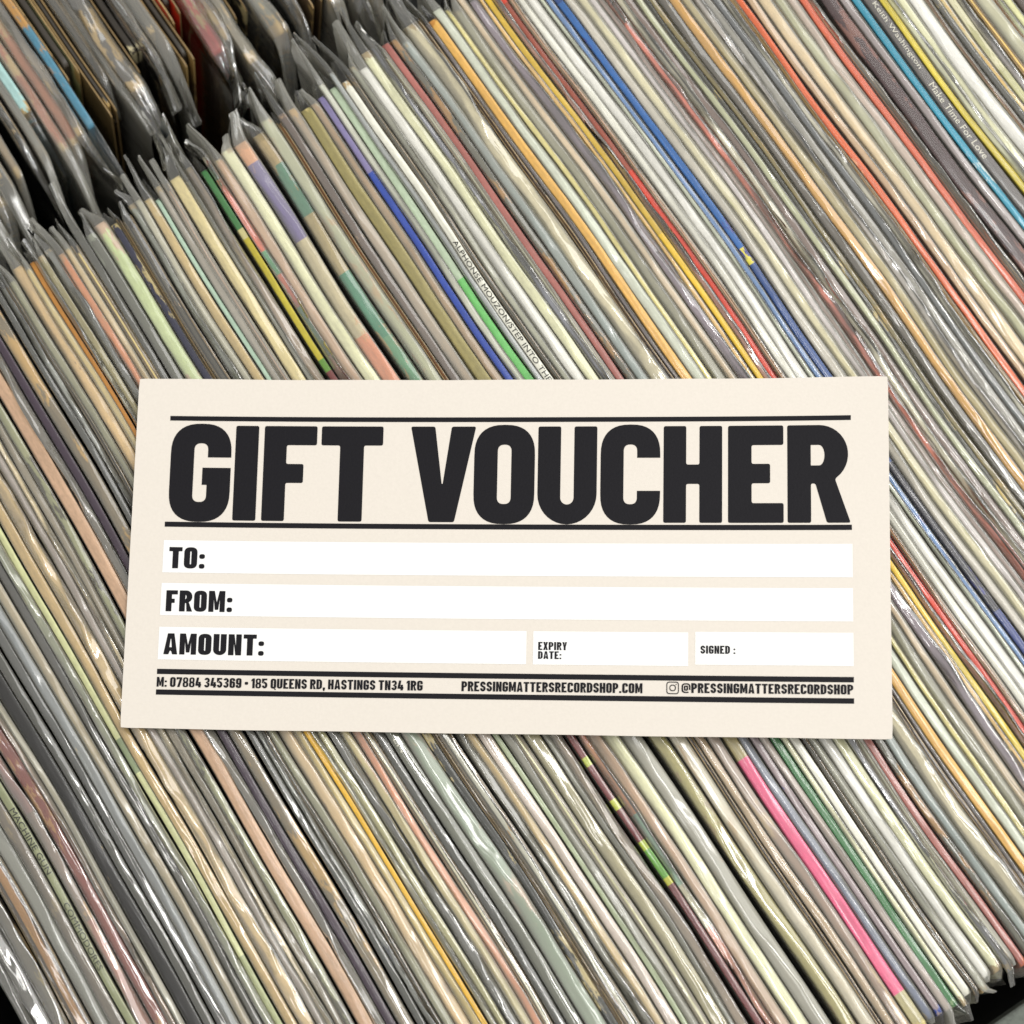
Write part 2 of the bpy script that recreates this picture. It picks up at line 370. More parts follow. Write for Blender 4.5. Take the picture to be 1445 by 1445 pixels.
    (66.54, 68.19, 'S', 'c', 'dcc082', 'narrow cream tan spine right of the pale blue grey record', 'b09a70', 0.12, []),
    (68.35, 71.16, 'S', 'h', '686959', 'dark olive grey record with short white glints', 'b09a70', 0.12, []),
    (71.32, 73.47, 'S', 'h', 'aa9a88', 'beige mauve record right of the dark olive grey one', 'b09a70', 0.12, []),
    (73.8, 76.6, 'S', 'k', '665c72', 'mauve record with a long white ridge of light left of the peach orange spine', 'b09a70', 0.12, []),
    (76.93, 78.25, 'S', 'c', 'e2a66c', 'peach orange spine left of the yellow one', 'b09a70', 0.12, []),
    (78.41, 80.22, 'S', 'b', 'e2bb28', 'bright yellow spine between the peach and narrow brown ones', 'c99a20', 0.08, [(-130.9, 'c9a83c'), (-43.9, 'e2bb28'), (95.6, 'cdb42c')]),
    (80.38, 81.87, 'S', 'k', '8f5a46', 'narrow brown record between the yellow and red spines', 'b09a70', 0.12, []),
    (82.03, 83.67, 'S', 'b', 'd63f28', 'bright red spine reaching the voucher top edge', 'd63f28', 0.04, [(-128.5, '9a4a38'), (-64.7, 'd63f28')]),
    (83.84, 85.48, 'O', 'c', 'a5826a', 'tan brown board just right of the red spine', 'b09a70', 0.12, []),
    (85.81, 88.11, 'S', 'h', 'e0dac8', 'warm white record two left of the blue ones', 'b09a70', 0.12, []),
    (88.28, 91.23, 'S', 'h', 'dfe5d8', 'cool white record left of the light blue one', 'b09a70', 0.12, []),
    (91.56, 92.71, 'S', 'c', '9fa9a4', 'narrow grey green record touching the light blue one', 'b09a70', 0.12, []),
    (92.87, 94.51, 'S', 'c', '4c78bc', 'lighter blue spine, left one of the blue pair', '6a62b0', 0.25, []),
    (94.84, 96.97, 'S', 'b', '1a4486', 'deep blue spine with a small yellow tab', '3a3f90', 0.25, [(-119.3, '1f5ea6'), (-27.3, 'e8d850'), (-21.7, '1a4486'), (47.3, '2a2a38'), (97.4, '2f3f80')]),
    (97.3, 99.92, 'S', 'h', 'a09fa2', 'plain grey record right of the deep blue spine', 'b09a70', 0.12, []),
    (100.08, 102.7, 'S', 'h', 'b0ae98', 'grey record with a pale yellow stripe, second right of the deep blue spine', 'd0cc98', 0.3, []),
    (102.86, 104.66, 'S', 'h', 'a8a6b6', 'lavender grey record left of the voucher corner', 'b09a70', 0.12, []),
    (104.83, 106.46, 'S', 'h', '8d7d84', 'narrow mauve record just left of the salmon one by the voucher corner', 'b09a70', 0.12, []),
    (106.79, 108.75, 'S', 'k', 'bd6558', 'salmon record passing under the top right voucher corner', 'b09a70', 0.12, []),
    (109.08, 111.04, 'S', 'k', 'a5a49a', 'grey white record in bright crumpled plastic by the top right voucher corner', 'b09a70', 0.12, []),
    (111.2, 113.65, 'S', 'c', '64504f', 'dark mauve brown record right of the voucher corner', 'b09a70', 0.12, []),
    (113.81, 115.77, 'S', 'c', '949b86', 'grey green record left of the black speckled spine', 'b09a70', 0.12, []),
    (115.93, 117.16, 'S', 'b', '34342c', 'narrow black spine speckled with gold', 'b09a50', 0.3, []),
    (117.32, 119.03, 'S', 'c', '6f6535', 'dark olive spine speckled with gold', 'c0a04a', 0.3, []),
    (119.19, 121.64, 'S', 'c', '3a342e', 'charcoal brown record left of the golden brown one', 'b09a70', 0.12, []),
    (121.8, 124.73, 'S', 'c', 'ad822c', 'wide golden brown record at the right', '8a6c48', 0.2, []),
    (124.89, 127.5, 'S', 'h', '8d835c', 'khaki record just right of the golden brown one', 'b09a70', 0.12, []),
    (127.66, 129.77, 'S', 'k', '8f8d94', 'silver record with a jagged white ridge at the right', 'b09a70', 0.12, []),
    (129.93, 132.21, 'S', 'c', '85868a', 'grey record with several fine ridges left of the navy grey one', 'b09a70', 0.12, []),
    (132.37, 134.32, 'S', 'c', '3d4350', 'navy grey record at the right', 'b09a70', 0.12, []),
    (134.48, 136.1, 'S', 'k', 'a9aaa6', 'silver record in heavily crumpled film left of the cream and orange spines', 'b09a70', 0.12, []),
    (136.27, 137.4, 'O', 'b', 'e6c98c', 'narrow cream board left of the bright orange spine', 'b09a70', 0.12, []),
    (137.48, 139.59, 'S', 'b', 'cc5a26', 'bright orange spine with pale scuffs', 'eca880', 0.25, []),
    (140.38, 142.74, 'S', 'c', 'a58b72', 'beige brown record touching the bright orange spine', 'b09a70', 0.12, []),
    (143.08, 146.45, 'S', 'h', 'b9a688', 'wide sandy record right of the bright orange spine', 'c89860', 0.2, []),
    (146.79, 149.65, 'S', 'h', '8c9078', 'sage grey record at the upper right', 'b09a70', 0.12, []),
    (149.82, 152.51, 'S', 'h', '988a8a', 'mauve grey record left of the coral spine', '8f9078', 0.2, []),
    (152.84, 155.03, 'S', 'b', 'c85c3e', 'coral spine left of the maroon one', 'c09060', 0.2, []),
    (155.2, 156.71, 'O', 'k', '857e7c', 'narrow grey double edged record right of the coral spine', 'b09a70', 0.12, []),
    (158.39, 162.75, 'S', 'b', '3a2227', 'thick maroon spine with a leathery grain and cream chips', '7a5048', 0.4, []),
    (163.08, 165.43, 'S', 'c', '79727e', 'mauve grey record between the maroon and teal spines', 'b09a70', 0.12, []),
    (165.93, 168.11, 'S', 'b', '1d8cac', 'teal blue spine with white chips', 'e0ecec', 0.24, []),
    (168.45, 171.79, 'S', 'b', '5c5859', 'dark grey spine lettered in white at the top right', 'b09a70', 0.12, []),
    (172.13, 174.13, 'S', 'b', 'ccba38', 'mustard yellow spine right of the white lettered one', 'b09a70', 0.12, []),
    (174.3, 176.14, 'S', 'k', 'aeb4a0', 'pale grey record with white glints right of the mustard yellow spine', 'b09a70', 0.12, []),
    (176.31, 178.81, 'S', 'h', 'bdc6aa', 'pale sage record at the top right', 'b09a70', 0.12, []),
    (178.98, 182.99, 'S', 'h', 'dfe5d2', 'thick white record at the top right corner', 'b09a70', 0.12, []),
    (183.15, 184.49, 'O', 'c', 'b8967c', 'narrow pinkish tan board right of the thick white record', 'b09a70', 0.12, []),
    (185.15, 186.99, 'S', 'c', '22221e', 'black record with gold chips at the top right corner', 'c0a860', 0.28, []),
    (187.15, 188.82, 'S', 'c', 'cda762', 'rough tan orange spine at the top right corner', 'e0d0a0', 0.4, []),
    (188.99, 191.32, 'S', 'b', 'b5b386', 'grainy pale olive spine at the top right corner', 'dcd8b8', 0.45, []),
    (191.48, 193.32, 'S', 'k', '8a8896', 'lavender grey record right of the grainy pale olive spine', 'b09a70', 0.12, []),
    (193.81, 195.81, 'O', 'b', 'e5c26e', 'creamy yellow board near the top right corner', 'a8762c', 0.2, []),
    (195.81, 199.77, 'S', 'h', '92947e', 'broad olive grey record near the top right corner', 'b09a70', 0.12, []),
    (200.03, 200.78, 'O', 'b', 'cba03a', 'very thin gold board near the top right corner', 'b09a70', 0.12, []),
    (200.94, 202.28, 'S', 'h', '889273', 'narrow grey green record near the top right corner', 'b09a70', 0.12, []),
    (202.53, 204.79, 'S', 'c', 'dfdaa2', 'pale cream yellow record, second from the top right corner', 'b09a70', 0.12, []),
    (204.95, 207.29, 'S', 'b', '46362e', 'dark brown spine in the very top right corner', 'b09a70', 0.12, []),
]
FAR_RECORDS = [
    (-85.46, -167.1, 5, 'S', 'h', '8a7a60', 'beige record in hazy plastic, lowest of the far crate in view at the left edge', 'b89a62', 0.3, -16),
    (-80.71, -168.9, 4, 'S', 'k', '6c6c6a', 'grey record in the far crate at the left picture edge', 'b89a62', 0.3, -16),
    (-75.96, -170.8, 5, 'O', 'h', '5a4a38', 'brown double board record in hazy plastic low at the left edge, far crate', 'b89a62', 0.3, -16),
    (-71.07, -174.2, 3, 'S', 'h', '7d6a50', 'tan grey record in the far crate, low at the left picture edge', 'b89a62', 0.3, -16),
    (-64.84, -181.1, 3, 'O', 'c', '6a4a2c', 'brown double board record right of the pale blue end', 'b89a62', 0.3, -16),
    (-61.1, -173.6, 3, 'O', 'h', '8a7a50', 'worn olive board with frayed cream edge in the far crate', 'b89a62', 0.3, -16),
    (-57.6, -189.8, 3.5, 'S', 'b', '9ac4d4', 'record with a pale blue end at the left edge of the far crate', 'b89a62', 0.3, -16),
    (-53.85, -173.2, 3.5, 'S', 'h', '8f4a28', 'rusty orange record in milky plastic, far crate', 'b89a62', 0.3, -16),
    (-50.1, -172.4, 3.5, 'S', 'h', '9c5a38', 'second rusty orange record in milky plastic, right of the first', 'b89a62', 0.3, -16),
    (-46.53, -173.3, 3, 'S', 'k', '7c7470', 'grey record in a loose bag at the left of the far crate', 'b89a62', 0.3, -16),
    (-42.74, -173.2, 3, 'S', 'b', '3a78a0', 'record with a worn blue and green end in the far crate', 'c09050', 0.4, -16),
    (-38.49, -191.0, 5, 'O', 'n', 'a9b08c', 'pale green board with tan edges, far crate', 'b89a62', 0.3, -16),
    (-34.24, -173.9, 3, 'O', 'n', '6a5838', 'narrow dark tan board reaching nearest the gap, far crate', 'b89a62', 0.3, -16),
    (-30.99, -186.5, 3, 'O', 'c', '6a5a40', 'tan double board in clear film right of the pale green one', 'b89a62', 0.3, -16),
    (-27.99, -182.5, 2.5, 'O', 'h', '7a4a30', 'rusty brown double board, second right of the pale green one', '3a3020', 0.3, -16),
    (-23.49, -177.9, 6, 'S', 'k', '3a3634', 'black record with long grey flap in the far crate', 'b89a62', 0.3, -16),
    (-17.74, -181.9, 5, 'O', 'n', '23201e', 'black sleeve with frayed cream end, far crate', 'cfc39a', 0.42, -16),
    (-13.49, -181.6, 3, 'O', 'k', '7a3a20', 'rust brown board left of two long tan edges', 'b89a62', 0.3, -16),
    (-9.49, -181.9, 4.5, 'O', 'h', '6a4a2a', 'brown double board with long tan edges, far crate', 'b89a62', 0.3, -16),
    (-4.99, -174.4, 4, 'O', 'n', '5a4a34', 'tan double board whose corner juts toward the gap', 'b89a62', 0.3, -16),
    (-0.74, -187.6, 4, 'O', 'n', 'c03a22', 'red spined double board in the far crate', '8a6a38', 0.1, -16),
    (4.01, -173.1, 5, 'S', 'k', 'a82a28', 'black record with a rounded red patch, far crate', 'b89a62', 0.3, -16),
    (8.26, -174.2, 3, 'S', 'k', '8a6f60', 'pinkish tan record in clear film right of the red patch', 'b89a62', 0.3, -16),
    (12.01, -163.2, 4, 'S', 'k', '6e685c', 'grey tan record in a large stiff clear bag, far crate', 'b89a62', 0.3, -16),
    (16.76, -179.5, 5, 'O', 'n', '2a2724', 'black board with curled cream corner, far crate', 'cdbd8c', 0.42, -16),
    (22.92, -165.0, 5, 'S', 'k', '6f716c', 'record in a broad grey translucent bag by the centre of the far crate', 'b89a62', 0.3, -16),
    (30.67, -166.8, 4, 'O', 'k', '54483a', 'brown edged record at the right of the far crate', 'b89a62', 0.3, -16),
    (37.91, -166.6, 4, 'O', 'n', '5a4a38', 'tan edged board beside the dark divider at the top', 'b89a62', 0.3, -16),
    (43.36, -165.6, 5, 'S', 'h', '4c4238', 'dim brown record at the top, last in view of the far crate', 'b89a62', 0.3, -16),
    (49.24, -164.3, 5, 'S', 'k', '5a5248', 'grey brown record in clear film, last but one by the divider of the far crate', 'b89a62', 0.3, -16),
    (55.52, -164.5, 5, 'S', 'h', '4a4238', 'dark brown hazy record leaning on the divider of the far crate', 'b89a62', 0.3, -16),
]

# ------------------------------------------------------------------ the stack
# s runs along the records (down to the right), n across the stack (up to the right), in mm
SX, SY = math.cos(STACK_ANGLE), math.sin(STACK_ANGLE)

def fan(n, s):
    "sideways drift shared by neighbouring records: the slight fan plus slow bends"
    d = -s * (0.008 + 0.028 * np.exp(-((n + 95) / 50.0) ** 2))
    d = d + 0.55 * np.sin(s / 41.0 + n / 37.0) + 0.35 * np.sin(s / 23.0 - n / 24.0 + 1.0) + .16 * np.sin(s / 11.0 + n / 9.0)
    return d

def wob(rng, waves, amp):
    "a random smooth 1D function of s"
    ps = [(rng.uniform(.7, 1.3) * 2 * math.pi / w, rng.uniform(0, 6.28), amp * a * rng.uniform(.6, 1.3)) for w, a in waves]
    def f(s):
        r = 0
        for k, p, a in ps:
            r = r + a * np.sin(k * s + p)
        return r
    return f

RECORD_DEPTH = 303.0
class Slot:
    "places local record coordinates (s, a, z) of one record into its Empty's space"
    def __init__(self, n0, s0, z0, lean, bow):
        self.n0, self.s0, self.z0, self.lean, self.bow = n0, s0, z0, lean, bow
        self.base_n = n0 - lean * RECORD_DEPTH
    def local(self, s, a, z):
        z = np.asarray(z, float)
        nn = self.n0 + a + fan(self.n0 + a, s) + self.bow(s) * np.exp(z / 60.0) + self.lean * z
        zz = z + self.z0 + RECORD_DEPTH
        return np.stack([np.broadcast_to(s, nn.shape) - 0.0, nn - self.base_n, zz + 0 * nn], -1) * MM
    def place(self):
        x = SX * 0 - SY * self.base_n
        y = SY * 0 + SX * self.base_n
        return (x * MM, y * MM, -RECORD_DEPTH * MM)

def grid_faces(ns, npf, flip=False):
    i = np.arange(ns - 1)[:, None]; j = np.arange(npf - 1)[None, :]
    a = i * npf + j
    f = np.stack([a, a + 1, a + npf + 1, a + npf], -1).reshape(-1, 4)
    return f[:, ::-1] if flip else f

def paint(o, colour, wear):
    me = o.data
    a = me.color_attributes.new('print_colour', 'FLOAT_COLOR', 'POINT')
    a.data.foreach_set('color', colour.astype(np.float32).ravel())
    b = me.color_attributes.new('wear_colour', 'FLOAT_COLOR', 'POINT')
    b.data.foreach_set('color', wear.astype(np.float32).ravel())

PRINT_GAIN = {'b': 1.12, 'n': 1.2, 'c': 1.42, 'k': 1.6, 'h': 1.6}
WARM = np.array((1.06, 1.0, .86))
def ink(hexcol, kind):
    "print colour under its film: the film veils the print, so the print itself is a little stronger"
    return np.minimum((np.array(srgb(hexcol)) * PRINT_GAIN[kind] + (0 if kind == 'b' else .012)) * (1 if kind == 'b' else WARM), .86)
TAN = np.array(srgb('a3885c'))

def board(name, slot, parent, rng, s0, s1, a0, a1, colour, wearcol, wear, segs, round_edge, raw_edge, ns=90, film='n'):
    "one closed slab of card from a0 to a1 across, s0 to s1 along"
    h = (a1 - a0) / 2; c = (a0 + a1) / 2
    if round_edge:
        prof = [(-h, -300), (-h, -60), (-h, -14), (-h, -3), (-h, -.7), (-.97 * h, -.16), (-.84 * h, -.03), (-.3 * h, 0), (.3 * h, 0),
                (.84 * h, -.03), (.97 * h, -.16), (h, -.7), (h, -3), (h, -14), (h, -60), (h, -300)]
    else:
        prof = [(-h, -300), (-h, -60), (-h, -14), (-h, -3), (-h, -.5), (-h, -.08), (-.8 * h, 0), (.8 * h, 0),
                (h, -.08), (h, -.5), (h, -3), (h, -14), (h, -60), (h, -300)]
    A = np.array([p[0] for p in prof]) + c; Z = np.array([p[1] for p in prof])
    # dense end stations let the corners round off
    sm = np.linspace(s0 + 4, s1 - 4, ns)
    s = np.concatenate([[s0, s0 + .25, s0 + 1.5], sm, [s1 - 1.5, s1 - .25, s1]])
    for sb, _c in segs:
        if s0 + 5 < sb < s1 - 5:
            s = np.sort(np.concatenate([s, [sb - .12, sb + .12]]))
    dent = wob(rng, [(60, .4), (17, .22), (6, .10)], .30)
    z_end = np.zeros_like(s)
    z_end[0] -= 1.2; z_end[1] -= .75; z_end[2] -= .15; z_end[-1] -= 1.2; z_end[-2] -= .75; z_end[-3] -= .15
    Sg, Ag = np.meshgrid(s, A, indexing='ij')
    Zg = Z[None, :] + ((dent(s) - .2) + z_end)[:, None] * (Z[None, :] > -20)
    P = slot.local(Sg, Ag, Zg).reshape(-1, 3)
    npf = len(prof); nst = len(s)
    F = grid_faces(nst, npf, True)
    caps = []
    half = npf // 2
    for k in range(half - 1):
        q = (k, k + 1, npf - 2 - k, npf - 1 - k)
        caps.append(q)
        b = (nst - 1) * npf
        caps.append(tuple(b + v for v in reversed(q)))
    F = np.concatenate([F, np.array(caps)])
    o = mesh_object(name, P, F, M_JACKET, parent)
    base = np.zeros((nst, npf, 4)); base[..., 3] = 1
    base[..., :3] = ink(colour, film)
    for k, (sb, cc) in enumerate(segs):
        base[s >= sb, :, :3] = ink(cc, film)
    wc = np.zeros((nst, npf, 4)); wc[..., :3] = np.array(srgb(wearcol))
    wc[..., 3] = wear
    # edges of the spine and the end corners scuff first
    edge = np.abs((A - c) / h) > .8
    wc[:, edge & (Z > -2), 3] += .10
    wc[:3, Z > -6, 3] += .35; wc[-3:, Z > -6, 3] += .35
    # bursts of heavier wear along the record
    bw = wob(rng, [(70, .6), (31, .4)], 1)(s)
    wc[..., 3] *= np.clip(.75 + .55 * bw, .15, 1.9)[:, None]
    if raw_edge:
        top = Z > -.3
        base[:, top, :3] = TAN * rng.uniform(.55, 1.1)
        base[[0, -1], :, :3] = TAN * .62
        wc[:, top, 3] = .3; wc[:, top, :3] = np.array(srgb('4a3820'))
    paint(o, base.reshape(-1, 4), wc.reshape(-1, 4))
    me = o.data
    try:
        me.set_sharp_from_angle(angle=math.radians(50))
    except Exception:
        pass
    return o

SLEEVE = {  # side gap, top gap, ridge height, sideways flop, crumple
    'c': (.14, .28, .55, .45, .06),
    'h': (.20, .35, .95, .55, .09),
    'k': (.24, .45, 1.9, .85, .20),
    'b': (.08, .16, .12, .30, .03),
}

def sleeve(slot, parent, rng, s0, s1, h, kind, far=False):
    side, top, ridge, flop, crum = SLEEVE[kind]
    ext0 = rng.choice((rng.uniform(4, 9), rng.uniform(8, 17))) if kind != 'b' else rng.uniform(3, 8)
    ext1 = rng.uniform(1.5, 5)
    if far:
        ext0, ext1 = 5, rng.uniform(10, 26)
        crum *= 2.2
    H = h + side
    prof = [(-1, -290, 0), (-1, -150, 0), (-1, -60, 0), (-1, -22, 0), (-1, -8, 0), (-1, -2.2, 0), (-.99, -.45, 0), (-.84, 0, .22), (-.6, 0, .55), (-.34, 0, .84), (-.11, 0, .98),
            (.11, 0, .98), (.34, 0, .84), (.6, 0, .55), (.84, 0, .22), (.99, -.45, 0), (1, -2.2, 0), (1, -8, 0), (1, -22, 0), (1, -60, 0), (1, -150, 0), (1, -290, 0)]
    A = np.array([p[0] for p in prof]); Z = np.array([p[1] for p in prof], float); RG = np.array([p[2] for p in prof])
    s = np.arange(s0 - ext0, s1 + ext1 + .01, 1.7)
    e0 = np.clip((s0 + 1.0 - s) / ext0, 0, 1)[:, None]      # 0 inside, 1 at the left tip
    e1 = np.clip((s - s1 + 1.0) / ext1, 0, 1)[:, None]
    e = np.maximum(e0, e1)
    Sg = np.repeat(s[:, None], len(prof), 1)
    rz = wob(rng, [(90, .6), (35, .32), (13, .10)], 1)(s)
    cr = np.abs(wob(rng, [(34, .8), (12, .30)], 1)(s))
    ra = wob(rng, [(110, .8), (42, .38), (14, .12)], 1)(s)
    rh = ridge * np.clip(.55 + .55 * rz, .02, 1.6) + ridge * .28 * cr
    Hs = H * (1 - e0 ** .8 * rng.uniform(.2, .9) - e1 * .55)
    Ag = A[None, :] * Hs
    Ag = Ag + RG[None, :] ** 1.3 * (ra[:, None] * flop * h * (1 - e))
    Zg = np.repeat(Z[None, :], len(s), 0)
    Zg = Zg + (RG[None, :] > 0) * top + RG[None, :] ** 1.4 * rh[:, None]
    # crumpling of the film, never inwards past the card
    g = np.random.default_rng(rng.randrange(10 ** 6))
    w = np.zeros((len(s), len(prof)))
    for lam, am in ((46, .75), (17, .5), (6, .28)):
        k = max(2, int((s[-1] - s[0]) / lam) + 3)
        ctrl = g.normal(0, 1, (k, len(prof)))
        t = np.linspace(0, k - 1.001, len(s)); i = t.astype(int); fr = (t - i)[:, None]
        w += am * (ctrl[i] * (1 - fr) + ctrl[i + 1] * fr)
    Zg += np.abs(w) * crum * (RG[None, :] > 0) * 1.5
    Ag += w * crum * .8 * (np.where(np.abs(A)[None, :] > .9, .35, 1.0) + 2.2 * e)
    Zg += w * crum * 2.5 * e0 * np.exp(Z[None, :] / 20.0)
    # the free ends: flat, curled, with a raised or dipping tip and a slanting edge
    curl = rng.uniform(-1, 1) * (3.2 if kind != 'b' else 1.2) * (2.2 if far else 1)
    tip = rng.uniform(-2.0, 1.6)
    Ag = Ag + e0 ** 1.6 * curl * np.exp(Z[None, :] / 30.0) + e1 ** 1.6 * rng.uniform(-2, 2)
    near_top = np.exp(Z[None, :] / 8.0)
    Zg = Zg + e0 ** 2 * tip * near_top - e1 ** 2 * rng.uniform(0, 3) * near_top
    if far:
        Zg = Zg - e1 ** 1.5 * rng.uniform(3, 14) * near_top
        Ag = Ag + e1 ** 1.5 * rng.uniform(-5, 3)
    Sg = Sg + e0 * (1 - np.exp(Z[None, :] / 12.0)) * ext0 * rng.uniform(.2, .7)
    # lower down the film ripples at the open end
    rip = wob(rng, [(22, .6), (9, .4)], 1)
    Ag = Ag + e * (rip(Z)[None, :] * .8)
    P = slot.local(Sg, Ag, Zg).reshape(-1, 3)
    return mesh_object('plastic_sleeve', P, grid_faces(len(s), len(prof), True), PLASTIC[kind], parent)

def warp_text(slot, body, s_start, s_end, height, parent, name, mat, a0=None):
    "built-in lettering laid along the top of a spine"
    cu = bpy.data.curves.new(name, 'FONT')
    cu.body = body
    cu.size = 1.0
    cu.resolution_u = 3
    to = bpy.data.objects.new(name, cu)
    col.objects.link(to)
    bpy.context.view_layer.update()
    me = bpy.data.meshes.new_from_object(to)
    bpy.data.objects.remove(to)
    me.name = name
    n = len(me.vertices)
    v = np.zeros(n * 3); me.vertices.foreach_get('co', v); v = v.reshape(-1, 3)
    x0, x1 = v[:, 0].min(), v[:, 0].max(); y0, y1 = v[:, 1].min(), v[:, 1].max()
    s = s_start + (v[:, 0] - x0) / (x1 - x0) * (s_end - s_start)
    a = -height / 2 + (v[:, 1] - y0) / (y1 - y0) * height
    P = slot.local(s, a, np.zeros(n) + .10)
    me.vertices.foreach_set('co', P.ravel())
    me.materials.append(mat)
    me.update()
    o = bpy.data.objects.new(name, me)
    col.objects.link(o)
    o.parent = parent
    return o

TEXTS = {
    'white spine lettered in black above the voucher': [('ALPHONSE MOUZON/STEP INTO THE', -75.6, -25.5, 1.45, 'i')],
    'dark grey spine lettered in white at the top right': [('Keith Washington', -66.5, -42.3, 1.8, 'p'), ('Make Time For Love', -36.8, -9.6, 1.9, 'p')],
    'dull green grey spine with black lettering in the bottom left': [('MACHINE GUN', -8.3, 12.6, 1.7, 'i'), ('COMMODORES', 21.8, 42.4, 1.7, 'i')],
    'dark grey record with white lettering cut by the card edge below': [('EN', 34.6, 38.9, 1.8, 'p')],
}

def build_record(n0, n1, jk, sk, colr, label, wc, wear, segs, idx):
    rng = random.Random(900 + idx * 17)
    w = n1 - n0
    mid = (n0 + n1) / 2
    side = SLEEVE.get(sk, (0.05,))[0]
    h = max(.5, w / 2 - side * .3)
    s_l = -137.5 + rng.uniform(-2.5, 2.5) - (3 if mid < -60 else 0)
    s_r = 176.0 + rng.uniform(-3.0, 2.5)
    z0 = -rng.uniform(0, 1) ** 2 * 1.7 - .2
    if sk == 'b':
        z0 = -rng.uniform(.1, 1.2)
    if label in TEXTS:
        z0 = -.3
    lean = .165 + rng.uniform(-.004, .004)
    slot = Slot(mid, 0, z0, lean, wob(rng, [(150, .5), (60, .25)], .22))
    root = empty('vinyl_record', label, 'record', slot.place(), (0, 0, STACK_ANGLE), 'records in the near crate')
    cover = []
    if jk == 'O':
        t = min(.62, w * .24)
        lo = board('cover_board', slot, root, rng, s_l, s_r, -h, -h + t, colr, wc, wear, segs, False, True, 60, sk)
        hi = board('cover_board', slot, root, rng, s_l + rng.uniform(-1, 1), s_r, h - t, h, colr, wc, wear, segs, False, True, 60, sk)
        if h - t > .35:
            board('inner_sleeve', slot, root, rng, s_l + 3, s_r - 1, -(h - t) * .55, (h - t) * .55, colr, wc, wear * .7, segs, True, False, 60, sk)
    else:
        jo = board('jacket', slot, root, rng, s_l, s_r, -h, h, colr, wc, wear, segs, True, False, 90, sk)
    if sk != 'n':
        sleeve(slot, root, rng, s_l, s_r, h, sk)
    for body, sa, sb, hh, ink in TEXTS.get(label, ()):
        # the drop of the board along the spine is small: lettering stands a hair proud
        warp_text(slot, body, sa, sb, min(hh, 1.7 * h), jo, 'spine_lettering', M_INK if ink == 'i' else M_PALE_INK)
    return root

for i, rec in enumerate(RECORDS):
    build_record(*rec, i)

def build_far(n0, s_end, t, jk, sk, colr, label, wc, wear, ez, idx):
    rng = random.Random(5000 + idx * 13)
    slot = Slot(n0, 0, ez + rng.uniform(-3, 3), .23 + rng.uniform(-.012, .012), wob(rng, [(160, .6), (70, .3)], .5))
    root = empty('vinyl_record', label, 'record', slot.place(), (0, 0, STACK_ANGLE), 'records in the far crate')
    h = t / 2 - .1
    s_l, s_r = s_end - 303, s_end
    if jk == 'O':
        tt = min(.5, t * .17) * rng.uniform(.7, 1.2)
        board('cover_board', slot, root, rng, s_l, s_r, -h, -h + tt, colr, wc, wear, [], False, True, 50)
        board('cover_board', slot, root, rng, s_l, s_r - rng.uniform(0, 2), h - tt, h, colr, wc, wear, [], False, True, 50)
        board('inner_sleeve', slot, root, rng, s_l, s_r - rng.uniform(3, 8), -(h - tt) * .5, (h - tt) * .5, '2a2622', wc, .1, [], True, False, 50)
    else:
        board('jacket', slot, root, rng, s_l, s_r, -h, h, colr, wc, wear + .1, [], True, False, 50)
    if sk != 'n':
        sleeve(slot, root, rng, s_l, s_r, h, sk, far=True)

for i, rec in enumerate(FAR_RECORDS):
    build_far(*rec, i)

# ------------------------------------------------------------------ crates and counter
def crate(label, s0, s1, n0, n1, ztop, parts):
    root = empty('record_crate', label, 'crate', (0, 0, -.330), (0, 0, STACK_ANGLE))
    for nm, a in parts:
        x0, x1, y0, y1, z0, z1, mat = a
        box(nm, x0, x1, y0, y1, z0 + 330, z1 + 330, mat, root, 1.2)
    return root

n_lo, n_hi = RECORDS[0][0] - 62, RECORDS[-1][1] + 14
crate('black crate holding the near records, with a grey rim at the lower right', -160, 190, n_lo, n_hi, -60, [
    ('base_panel', (-152, 203, n_lo - 8, n_hi + 8, -318, -306, M_CRATE)),
    ('side_panel', (-152, 203, n_lo - 8, n_lo, -305.5, -50, M_CRATE)),
    ('side_panel', (-152, 203, n_hi, n_hi + 8, -305.5, -50, M_CRATE)),
    ('end_panel', (195, 203, n_lo + .5, n_hi - .5, -305.5, -52, M_CRATE)),
    ('end_panel', (-152, -144.5, n_lo + .5, n_hi - .5, -305.5, -110, M_CRATE)),
    ('end_rim', (193, 205, n_lo + .5, n_hi - .5, -51.5, -44, M_CRATE_EDGE)),
])
crate('black crate holding the far records beyond the dark gap', -480, -160, n_lo, n_hi, -60, [
    ('base_panel', (-500, -155, n_lo - 8, n_hi + 8, -318, -306, M_CRATE)),
    ('side_panel', (-500, -155, n_lo - 8, n_lo, -305.5, -60, M_CRATE)),
    ('side_panel', (-500, -155, n_hi, n_hi + 8, -305.5, -60, M_CRATE)),
    ('divider_panel', (-300, -158, 62, 66, -305.5, -30, M_CRATE)),
])
fl = box('counter', -1500, 1500, -1500, 1500, -345, -330.5, M_FLOOR)
fl['kind'] = 'structure'

# ------------------------------------------------------------------ the voucher
CARD_POS = (-2.0158, -12.6887, 6.6775)
CARD_ROT = ((0.99918351, 0.02052297, -0.03480126), (-0.0207379, 0.99976797, -0.00582607), (0.03467361, 0.00654301, 0.99937727))
vm = Matrix(CARD_ROT).to_4x4()
vm.translation = Vector(CARD_POS) * MM
voucher = empty('gift_voucher', 'cream card gift voucher with bold black lettering lying across the record spines', 'voucher')
voucher.matrix_world = vm

def bend(x, y):
    "the card bows gently: ends up, the upper right corner most"
    x = np.asarray(x, float); y = np.asarray(y, float)
    b = 3.0 * (x / 105.0) ** 2 - 2.1
    b = b + 1.0 * np.clip((x - 55) / 50, 0, 1) ** 2 * np.clip((y + 10) / 60, 0, 1) + .35 * np.sin(x / 33.0 + .8)
    return b

